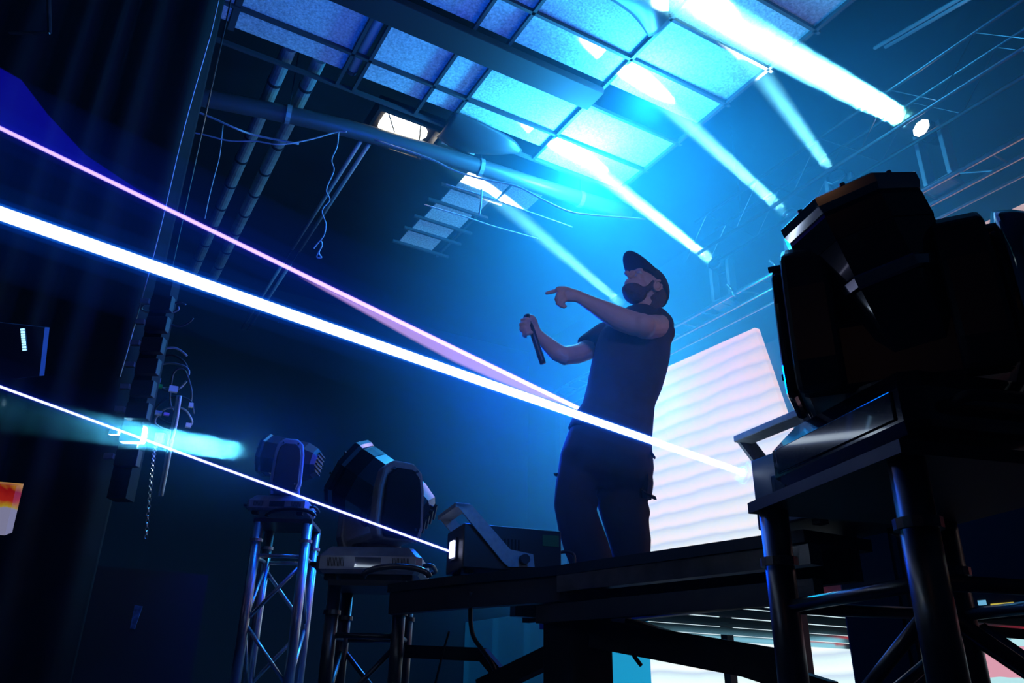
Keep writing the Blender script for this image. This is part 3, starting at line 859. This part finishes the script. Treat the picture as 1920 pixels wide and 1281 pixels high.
# torso and hips (under the clothes)
limb(bm, [(1216, 605, .02, 34, 1.2), (1200, 635, .02, 58, 1.1), (1180, 690, .02, 64, .95), (1164, 750, .02, 60, .9), (1150, 810, .02, 60, .9), (1140, 850, .02, 56, .8), (1138, 872, .02, 46, .6)], n=20)
# legs down to the feet
limb(bm, [(1096, 875, .0, 24, 1), (1074, 945, -.03, 22, 1), (1086, 990, -.04, 22, 1), (1108, 1060, -.06, 24, 1), (1104, 1140, -.02, 22, 1), (1088, 1210, .03, 14, 1), (1074, 1262, .03, 14, 1.2)])
limb(bm, [(1160, 880, .06, 34, 1), (1168, 950, .06, 30, 1), (1184, 1060, .06, 25, 1), (1158, 1140, .08, 22, 1), (1122, 1210, .10, 14, 1), (1100, 1258, .10, 14, 1.2)])
# near arm: shoulder, elbow toward the camera, forearm across to the pointing hand
limb(bm, [(1236, 612, .02, 26, 1), (1226, 614, -.10, 24, 1), (1208, 613, -.19, 23, 1)])
ball(bm, mp(1203, 610, -.20), (.052, .052, .050))
limb(bm, [(1206, 611, -.20, 21, 1), (1188, 607, -.20, 23, .9), (1160, 597, -.20, 22.5, .9), (1130, 581, -.21, 19, .85), (1106, 568, -.22, 14.5, .8), (1088, 558, -.23, 12, .7), (1078, 554, -.235, 12.5, .6)])
# near hand: palm, four fingers (index straight), thumb
limb(bm, [(1082, 555, -.235, 12, .6), (1068, 553, -.24, 14.5, .62), (1056, 552, -.245, 14, .65), (1049, 553, -.25, 11, .6)], n=12)
F = lambda L_, n=8: limb(bm, L_, n=n)
F([(1056, 544, -.25, 5.2), (1044, 545, -.255, 4.6), (1033, 548, -.26, 4.0), (1024, 550, -.265, 3.4), (1022, 550.5, -.265, 2.0)])
F([(1056, 549, -.26, 5.2), (1046, 553, -.27, 5.0), (1043, 562, -.265, 4.6), (1049, 567, -.255, 4.0), (1055, 566, -.25, 3.2)])
F([(1058, 556, -.26, 5.2), (1048, 561, -.27, 5.0), (1045, 570, -.262, 4.5), (1051, 574, -.252, 3.8), (1057, 572, -.248, 3.0)])
F([(1062, 561, -.255, 4.8), (1054, 567, -.262, 4.5), (1052, 575, -.255, 4.0), (1057, 577, -.248, 3.2), (1062, 573, -.246, 2.8)])
F([(1070, 545, -.255, 5.5), (1058, 541, -.265, 5.2), (1048, 541, -.27, 4.6), (1042, 543, -.272, 3.6)])
# far arm: sleeve, elbow, forearm up to the hand on the microphone
limb(bm, [(1130, 640, .10, 26, 1), (1106, 654, .06, 21, 1), (1082, 664, .00, 19.5, .95), (1058, 667, -.04, 19, .95), (1044, 661, -.05, 18, .9), (1030, 648, -.05, 15.5, .9), (1014, 633, -.05, 12, .85), (1003, 622, -.05, 11, .8)])
limb(bm, [(1006, 624, -.05, 11, .8), (997, 615, -.05, 16, .75), (989, 606, -.05, 15, .75), (985, 600, -.05, 11, .7)], n=12)
for k, (x, y) in enumerate(((984, 598), (980, 606), (980, 615), (984, 624))):
    F([(x + 14, y + 3 - k, -.075, 5), (x + 3, y + 1, -.095, 5.2), (x - 5 + k, y + 3, -.085, 4.8), (x - 5 + k, y + 5, -.065, 4.4), (x + 3, y + 8, -.052, 3.8)])
F([(1004, 612, -.06, 5.6), (1003, 602, -.08, 5.4), (999, 595, -.088, 4.8), (993, 592, -.088, 3.8)])
body = obj('body', bm, m_skin, man)
fuse(body, .0048, 2)

# eyes, ears
for q in (-1, 1):
    bm = BM(); ball(bm, H(.0735, q * .031, .004), (.012, .012, .011), HM)
    obj('eye', bm, mat('eye_white', (.5, .5, .5), .2), man, smooth=True)
    bm = BM()
    earc = [H(-.012 + .020 * math.cos(a) - .004 * math.sin(a), q * (.076 + .006 * math.cos(a)), -.012 + .030 * math.sin(a)) for a in [2 * PI * k / 14 for k in range(15)]]
    tube(bm, earc, .0055, 8)
    ball(bm, H(-.010, q * .073, -.012), (.015, .006, .022), HM)
    e_ = obj('ear', bm, mat('ear_skin', (.55, .36, .30), .45), man, smooth=True)
# beard and hair at the back of the neck
bm = BM()
ball(bm, H(.030, 0, -.076), (.056, .056, .042), HM)
ball(bm, H(.062, 0, -.090), (.030, .032, .026), HM)
ball(bm, H(.088, 0, -.045), (.010, .024, .007), HM)
for q in (-1, 1):
    loft(bm, [[H(x + a, q * (y_ + b_), z) for a, b_ in ((-.012, -.01), (.014, -.01), (.014, .004), (-.012, .004))] for x, y_, z in ((.006, .071, -.005), (.008, .070, -.04), (.018, .062, -.075))])
o = obj('beard', bm, m_hair, man); fuse(o, .006, 1)
bm = BM()
ball(bm, H(-.052, 0, -.015), (.056, .072, .075), HM)
ball(bm, H(-.066, 0, -.075), (.036, .058, .070), HM)
ball(bm, H(-.062, 0, -.120), (.028, .050, .040), HM)
o = obj('hair', bm, m_hair, man); fuse(o, .006, 1)
# cap: dome and bill
cap = BM()
rings = []
for i in range(9):
    t_ = i / 8
    z = .012 + .098 * math.sin(t_ * PI / 2)
    c = math.cos(t_ * PI / 2 * .97)
    rings.append([H(-.014 + .104 * c * math.cos(2 * PI * k / 24), .084 * c * math.sin(2 * PI * k / 24), z + .010 * math.cos(2 * PI * k / 24)) for k in range(24)])
loft(cap, rings)
capo = obj('cap', cap, m_cap, man, smooth=True)
bill = BM()
top, bot = [], []
for i in range(9):
    row_t, row_b = [], []
    for j in range(13):
        y = (j / 12 - .5) * 2
        reach = .088 * math.sqrt(max(0, 1 - (abs(y) ** 2.4))) * i / 8
        x = .088 - .060 * y * y * .9 + reach
        zz = .036 - .022 * y * y + .030 * (i / 8)
        row_t.append(H(x, y * .080, zz + .0045)); row_b.append(H(x, y * .080, zz))
    top.append(row_t); bot.append(row_b)
loft(bill, top, closed=False, caps=False)
loft(bill, bot, closed=False, caps=False)
so_ = obj('cap_bill', bill, m_cap, capo, smooth=True)
sd = so_.modifiers.new('solid', 'SOLIDIFY'); sd.thickness = .003

# t-shirt
bm = BM()
limb(bm, [(1220, 584, .02, 26, 1.1), (1212, 598, .02, 46, 1.2), (1204, 618, .02, 60, 1.15), (1190, 648, .02, 72, 1.05), (1181, 680, .02, 73, .95), (1173, 712, .02, 71, .92), (1163, 745, .02, 67, .9), (1158, 775, .02, 69, .9), (1148, 803, .02, 77, .92), (1142, 826, .02, 81, .95)], n=24)
limb(bm, [(1225, 604, .04, 34, 1.1), (1236, 612, .03, 31, 1.1), (1238, 625, .0, 29, 1.1), (1232, 634, -.04, 24, 1)], n=16)
limb(bm, [(1160, 628, .10, 34, 1.1), (1132, 632, .10, 30, 1.05), (1112, 643, .08, 26, 1.05), (1096, 652, .06, 23, 1.05)], n=16)
sh = obj('t_shirt', bm, m_shirt, man); fuse(sh, .009, 4)
# cargo trousers
bm = BM()
limb(bm, [(1150, 800, .02, 72, .95), (1143, 830, .02, 80, .95), (1138, 865, .02, 87, .95), (1133, 895, .02, 86, .75), (1130, 914, .03, 74, .5)], n=24)
limb(bm, [(1092, 880, .0, 44, 1), (1080, 915, -.02, 38, 1.05), (1076, 945, -.03, 36, 1.05), (1086, 985, -.05, 38, 1.0), (1099, 1024, -.06, 39, 1), (1108, 1050, -.06, 38, 1), (1110, 1100, -.04, 34, 1), (1098, 1170, .0, 28, 1), (1078, 1240, .02, 23, 1)], n=18)
limb(bm, [(1172, 875, .06, 52, 1), (1168, 915, .06, 53, .9), (1167, 945, .06, 46, .95), (1175, 985, .06, 41, 1.0), (1182, 1024, .06, 36, 1), (1184, 1050, .06, 34, 1), (1174, 1100, .07, 32, 1), (1145, 1170, .09, 28, 1), (1104, 1238, .10, 22, 1)], n=18)
# folds and bunches at the knees and inner thigh
limb(bm, [(1106, 925, -.03, 9, 1), (1112, 940, -.03, 12, 1), (1110, 958, -.03, 8, 1)], n=10)
limb(bm, [(1208, 945, .04, 8, 1), (1211, 962, .04, 9, 1), (1208, 978, .04, 7, 1)], n=10)
limb(bm, [(1208, 990, .05, 9, 1), (1211, 1010, .05, 10, 1), (1210, 1040, .05, 9, 1)], n=10)
tr_ = obj('cargo_trousers', bm, m_pants, man); fuse(tr_, .009, 4)
# side pockets with flaps, and a strap end at the waist
bm = BM(); limb(bm, [(1212, 878, .02, 9, 2.6), (1213, 905, .02, 12, 2.8), (1210, 936, .03, 11, 2.6)], n=8)
pk = obj('side_pocket', bm, m_pants, tr_)
bm = BM(); limb(bm, [(1210, 925, .0, 3, 8), (1220, 930, -.01, 3, 8), (1227, 931, -.02, 1.2, 4)], n=8)
obj('pocket_flap', bm, m_pants, tr_)
bm = BM(); limb(bm, [(1058, 888, .0, 4, 6), (1048, 890, -.01, 3, 6), (1040, 888, -.02, 1.2, 4)], n=8)
obj('pocket_flap', bm, m_pants, tr_)
bm = BM(); limb(bm, [(1219, 846, -.02, 2, 2), (1223, 852, -.04, 2.4, 2), (1227, 858, -.05, 2.4, 2)], n=6)
obj('strap_end', bm, m_pants, tr_)
# shoes
for (x, y, dd) in ((1070, 1272, .0), (1096, 1264, .12)):
    c = mp(x, y, dd); c.z = .0
    f = -RIGHT * .8 - FWD * .3; f.normalize(); s_ = Vector((-f.y, f.x, 0))
    bm = BM()
    loft(bm, [[c + f * u + s_ * a * w_ + Vector((0, 0, h_ * (1 if b_ else 0))) for a, b_ in ((-1, 0), (1, 0), (1, 1), (.5, 1.2), (-.5, 1.2), (-1, 1))] for u, w_, h_ in ((-.10, .03, .07), (-.06, .042, .10), (.02, .045, .10), (.10, .048, .065), (.16, .042, .05), (.19, .02, .03))])
    so = obj('shoe', bm, m_matte, man, smooth=True)

# microphone in the far hand: a thing of its own
mic = thing('microphone', 'black handheld microphone held upside down by the man', 'microphone', mp(992, 603, -.075) + MO)
mo = mp(992, 603, -.075)
tail = mp(1018, 682, -.06) - mo
ax = tail.normalized()
obj('handle', tb([ax * .0, ax * .05, ax * (tail.length - .015), ax * tail.length], [.0125, .0135, .0145, .0135], 14), m_black, mic, smooth=True)
obj('grille', tb([ax * -.035, ax * -.03, ax * -.015, ax * .0, ax * .012], [.010, .017, .0215, .020, .013], 14), m_darkalu, mic, smooth=True)
obj('switch_ring', tb([ax * (tail.length - .045), ax * (tail.length - .040)], .0155, 14), m_steel, mic)

# ---------------------------------------------------------------- left side of the hall
def wallpanel(a, b_, z0, z1, th):
    a = Vector((a.x, a.y, 0)); b_ = Vector((b_.x, b_.y, 0))
    d = (b_ - a).normalized(); n_ = Vector((-d.y, d.x, 0)) * th
    return a, b_, d, n_
A, B_ = hat(-260, 435, 5.2), hat(322, 435, 4.9)
bm = BM()
dr = (Vector((B_.x, B_.y, 0)) - Vector((A.x, A.y, 0))); Ld = dr.length; dr.normalize()
nn = Vector((-dr.y, dr.x, 0))
cols = []
for i in range(121):
    u = i / 120 * Ld
    q = nn * .035 * math.sin(u * 26 + math.sin(u * 7))
    cols.append([Vector((A.x, A.y, 0)) + dr * u + q + Vector((0, 0, z)) for z in (-1.2, 1.0, 3.2, 6.15)])
loft(bm, cols, closed=False, caps=False)
dp = obj('black_drape', bm, m_drape, smooth=True)
dp.modifiers.new('solid', 'SOLIDIFY').thickness = .01
tag(dp, 'tall black pleated drape filling the left side', 'drape')
# LED picture at the far left edge, in front of the drape
def plate(pts, depth):
    P = [at(*p) for p in pts]
    n_ = (P[1] - P[0]).cross(P[2] - P[0]).normalized()
    bm = BM()
    c = sum(P, Vector()) / len(P)
    if n_.dot(CAM - c) < 0: n_ = -n_
    a = [bm.verts.new(p - c) for p in P]; b2 = [bm.verts.new(p - c - n_ * depth) for p in P]
    bm.faces.new(a); bm.faces.new(b2[::-1])
    for i in range(len(P)): bm.faces.new((a[i], a[(i + 1) % len(P)], b2[(i + 1) % len(P)], b2[i]))
    return bm, c
def fire(nt, tc, sx):
    ns = nt.nodes.new('ShaderNodeTexNoise'); ns.inputs['Scale'].default_value = 7; ns.inputs['Detail'].default_value = 5
    nt.links.new(tc.outputs['Object'], ns.inputs['Vector'])
    z = mth(nt, 'ADD', mth(nt, 'MULTIPLY', sx.outputs['Z'], 2.2), mth(nt, 'MULTIPLY', ns.outputs['Fac'], .35))
    z = mth(nt, 'ADD', z, .33)
    W = (.30, .30, .48)
    return ramp(nt, z, [(0, W), (.54, W), (.56, (.5, .35, .02)), (.62, (.45, .02, .01)), (.70, (.3, .005, .005)), (.76, (.6, .30, .02)), (.82, W)]), .6
t = thing('led_screen', 'small distant LED picture with red and yellow flames at the left edge', 'screen', (0, 0, 0))
bm, c = plate([(-60, 904, 3.4), (31, 911, 3.4), (9, 1004, 3.4), (-80, 1000, 3.4)], .05)
t.location = c
obj('screen_panel', bm, led_material('led_flames', fire), t)
obj('support_post', bx((-.1, .06, -c.z - 1.2), (-.06, .10, 0)), m_steel, t)
# booth panel with blue light put into its colour, and a short LED bar
t = thing('light_booth', 'dim panel with painted blue glow high at the left edge', 'panel', (0, 0, 0))
bm, c = plate([(-60, 598, 3.9), (84, 614, 3.9), (74, 705, 3.9), (-60, 720, 3.9)], .04)
t.location = c
obj('panel', bm, mat('booth_blue_glow', (.03, .06, .16), .8), t)
obj('support_post', bx((-.2, .05, -c.z - 1.2), (-.14, .11, 0)), m_steel, t)
cb = c
t = thing('led_bar', 'short slanted white-blue LED strip on the dim booth panel', 'light', (0, 0, 0))
a_, e_ = at(42, 616, 3.83), at(46, 658, 3.83)
t.location = a_
obj('strip_housing', tb([(0, 0, 0), e_ - a_], .014, 6), m_steel, t)
tow = (CAM - a_).normalized() * .013
for k in range(9):
    q = (e_ - a_) * ((k + .5) / 9) + tow
    obj('diode', tb([q - (e_ - a_) / 24, q + (e_ - a_) / 24], .009, 6), mat('diode_lit', (1, 1, 1), .5, emit=(.35, .75, 1), estr=1.6), t)
# thin L-shaped frame corner at the top left
t = thing('metal_frame', 'thin corner of a metal frame at the top left', 'frame', at(93, 62, 4.2))
o_ = at(93, 62, 4.2)
obj('upright', tb([at(90, -40, 4.2) - o_, Vector()], .012, 6), m_darkalu, t)
obj('bottom_bar', tb([at(18, 62, 4.2) - o_, Vector()], .008, 6), m_alu, t)

# hanging speaker column with cable loops beside the drape
col = thing('rigging_column', 'black equipment column hung with coiled cables beside the drape', 'equipment column', hat(290, 700, 4.55))
c0 = hat(290, 700, 4.55)
colz = (-.70, .62)
Mz = Matrix.Rotation(math.atan2(RIGHT.y, RIGHT.x), 4, 'Z')
obj('truss_core', bx((-.11, .0, colz[0]), (-.01, .10, colz[1]), Mz), m_drape, col)
obj('hanging_chain', tb([Mz @ Vector((-.06, .05, .6)), Mz @ Vector((-.06, .05, 6.2 - c0.z))], .006, 6), m_cable, col)
for k in range(8):
    z = .42 - k * .13
    obj('distribution_box', bx((-.09, -.05, z - .05), (.03, .0, z + .04), Mz), m_steel, col, bevel=.004)
    obj('plug', bx((-.14, -.07, z - .018), (-.09, -.045, z + .01), Mz), m_greyplate, col)
loops = [((300, 575), 34, 14), ((335, 590), 26, 22), ((322, 692), 36, 40), ((320, 700), 30, 34), ((318, 705), 38, 24), ((330, 770), 36, 26), ((326, 786), 34, 22), ((338, 735), 20, 44)]
for i, ((x, y), w_, h_) in enumerate(loops):
    pts = [at(x + w_ * math.cos(a) * (1 + .1 * math.sin(3 * a + i)), y + h_ * math.sin(a), 4.62 + .03 * math.sin(a + i)) - c0 for a in [2 * PI * k / 20 + .3 * i for k in range(17)]]
    obj('cable_loop', tb(spline(pts, 2), .0065, 6), m_cable if i % 2 else mat('cable_grey', (.25, .26, .28), .3), col, smooth=True)
for x, y, w_, h_, mm in ((303, 650, 6, 3, m_wire), (294, 713, 7, 4, m_wire), (325, 730, 8, 6, m_wire), (298, 724, 6, 3, mat('green_tape', (.02, .5, .05), .5)), (297, 775, 6, 4, m_wire), (312, 777, 5, 2.5, mat('violet_plug', (.4, .2, .6), .5)), (353, 798, 5, 4, m_wire), (358, 760, 4, 4, m_wire)):
    p = at(x, y, 4.55) - c0
    obj('connector', bx((p.x - w_ * .003, p.y - .012, p.z - h_ * .003), (p.x + w_ * .003, p.y + .012, p.z + h_ * .003)), mm, col)
tag(obj('cable_strap', tb(spline([at(*p) for p in ((338, 742, 4.5), (331, 790, 4.5), (322, 830, 4.5), (313, 880, 4.5), (303, 930, 4.5))], 4), .009, 6), m_wire, smooth=True), 'right strand of the pale cables dropping through the beam at left', 'cable')
tag(obj('cable_strap', tb(spline([at(*p) for p in ((333, 742, 4.5), (325, 790, 4.5), (316, 830, 4.5), (308, 880, 4.5), (298, 930, 4.5))], 4), .007, 6), m_wire, smooth=True), 'left strand of the pale cables dropping through the beam at left', 'cable')
ch = BM()
Pc = spline([at(*p) for p in ((299, 818, 4.45), (291, 840, 4.45), (286, 880, 4.45), (280, 940, 4.45), (274, 1010, 4.45))], 10)
for i in range(len(Pc) - 1):
    a, b_ = Pc[i], Pc[i + 1]
    d = (b_ - a); s1, s2 = frame_of(d)
    sd_ = s1 if i % 2 else s2
    pts = [a.lerp(b_, .5) + d * .62 * math.cos(q) + sd_ * .009 * math.sin(q) for q in [2 * PI * k / 8 for k in range(9)]]
    tube(ch, pts, .0028, 4)
tag(obj('steel_chain', ch, m_alu), 'thin steel chain hanging below the column of cables', 'chain')
# shiny plate at the foot of the column; the returned beam is added
t = thing('mirror_plate', 'small bright plate where the left beam strikes the column', 'plate', at(299, 823, 4.42))
obj('plate', bx((-.02, -.02, -.035), (.03, .0, .03), Mz), m_chrome, t)

# unlit piece in place of a screen: sticker plate low at left
t = thing('screen_fragment', 'small pale unlit screen sticker on a case at lower left', 'fragment', at(251, 1157, 4.3))
c1 = at(251, 1157, 4.3)
obj('fragment', bx((-.028, -.004, -.06), (.028, .0, .06), Mz @ Matrix.Rotation(.15, 4, 'Y')), mat('fragment_blue', (.08, .22, .45), .6, noise=(40, .6)), t)
tag(obj('flight_case', bx((-.35, .0, -c1.z - 1.2), (.35, .45, .25)), m_matte), 'black flight case standing in the dark at lower left', 'case').location = c1

# cables under the deck
wire([at(*p) for p in ((842, 1185, 2.6), (833, 1215, 2.6), (824, 1250, 2.6), (814, 1290, 2.6))], .004, 'thin black cable hanging straight under the deck', m_cable)
wire([at(*p) for p in ((884, 1110, 2.5), (882, 1160, 2.5), (888, 1195, 2.5), (905, 1220, 2.5), (925, 1250, 2.5), (936, 1290, 2.5))], .007, 'black cable hanging in a curve under the deck left of the post', m_cable)

# ---------------------------------------------------------------- gear behind the near tower
def onx(px, py, X):
    d = AX_R * ((px - 960) / 1480) - AX_U * ((py - 640.5) / 1480) + AX_F
    return CAM + d * (X / d.x)
sub_ = thing('speaker_cabinet', 'slim black speaker cabinet in the dark behind the near truss tower', 'speaker', (2.33, 1.63, 0))
obj('cabinet', bx((-.13, -.12, .012), (.13, .11, .72)), m_matte, sub_, bevel=.012)
obj('grille', bx((-.142, -.10, .05), (-.131, .09, .68)), m_drape, sub_)
for sy in (-1, 1):
    obj('handle', bx((-.06, sy * .121 - .006, .33), (.06, sy * .121 + .006, .40)), m_steel, sub_)
    for sx in (-1, 1):
        obj('foot', bx((sx * .1 - .02, sy * .09 - .02, 0), (sx * .1 + .02, sy * .09 + .02, .012)), m_matte, sub_)
st = thing('folding_stand', 'crossed black folding stand against the red screen at lower right', 'stand', (2.32, 1.12, 0))
for dx in (-.10, .10):
    for a, b_ in (((dx, .20, .335), (dx, -.20, 0.01)), ((dx, -.20, .335), (dx, .20, 0.01))):
        obj('leg', tb([a, b_], .017, 8), m_matte, st)
for y, z in ((.20, .325), (-.20, .325), (.2, .01), (-.2, .01)):
    obj('cross_bar', tb([(-.14, y, z + .005), (.14, y, z + .005)], .014, 8), m_matte, st)
cs = thing('equipment_case', 'black equipment case on the crossed stand, with strips added for the screen showing behind', 'case', (2.32, 1.12, .352))
obj('case_body', bx((-.14, -.34, 0), (.16, .22, .50)), m_matte, cs, bevel=.008)
obj('lid_rim', bx((-.145, -.345, .40), (.165, .225, .415)), m_steel, cs)
for (x0, y0, x1, y1, col_, nm) in ((1858, 1130, 1903, 1141, (.75, .6, .05), 'yellow_screen_gap'), (1834, 1126, 1850, 1135, (.2, .6, .9), 'blue_screen_gap')):  # glowing strips stand in for the LED wall showing through a gap
    a, b_ = onx(x0, y0, 2.178), onx(x1, y1, 2.178)
    o_ = Vector((2.32, 1.12, .352))
    obj(nm, bx((-.146, min(a.y, b_.y) - 1.12, (a.z + b_.z) / 2 - .352 - .006), (-.1405, max(a.y, b_.y) - 1.12, (a.z + b_.z) / 2 - .352 + .006)), mat(nm, (.2, .2, .2), .5, emit=col_, estr=.7), cs)
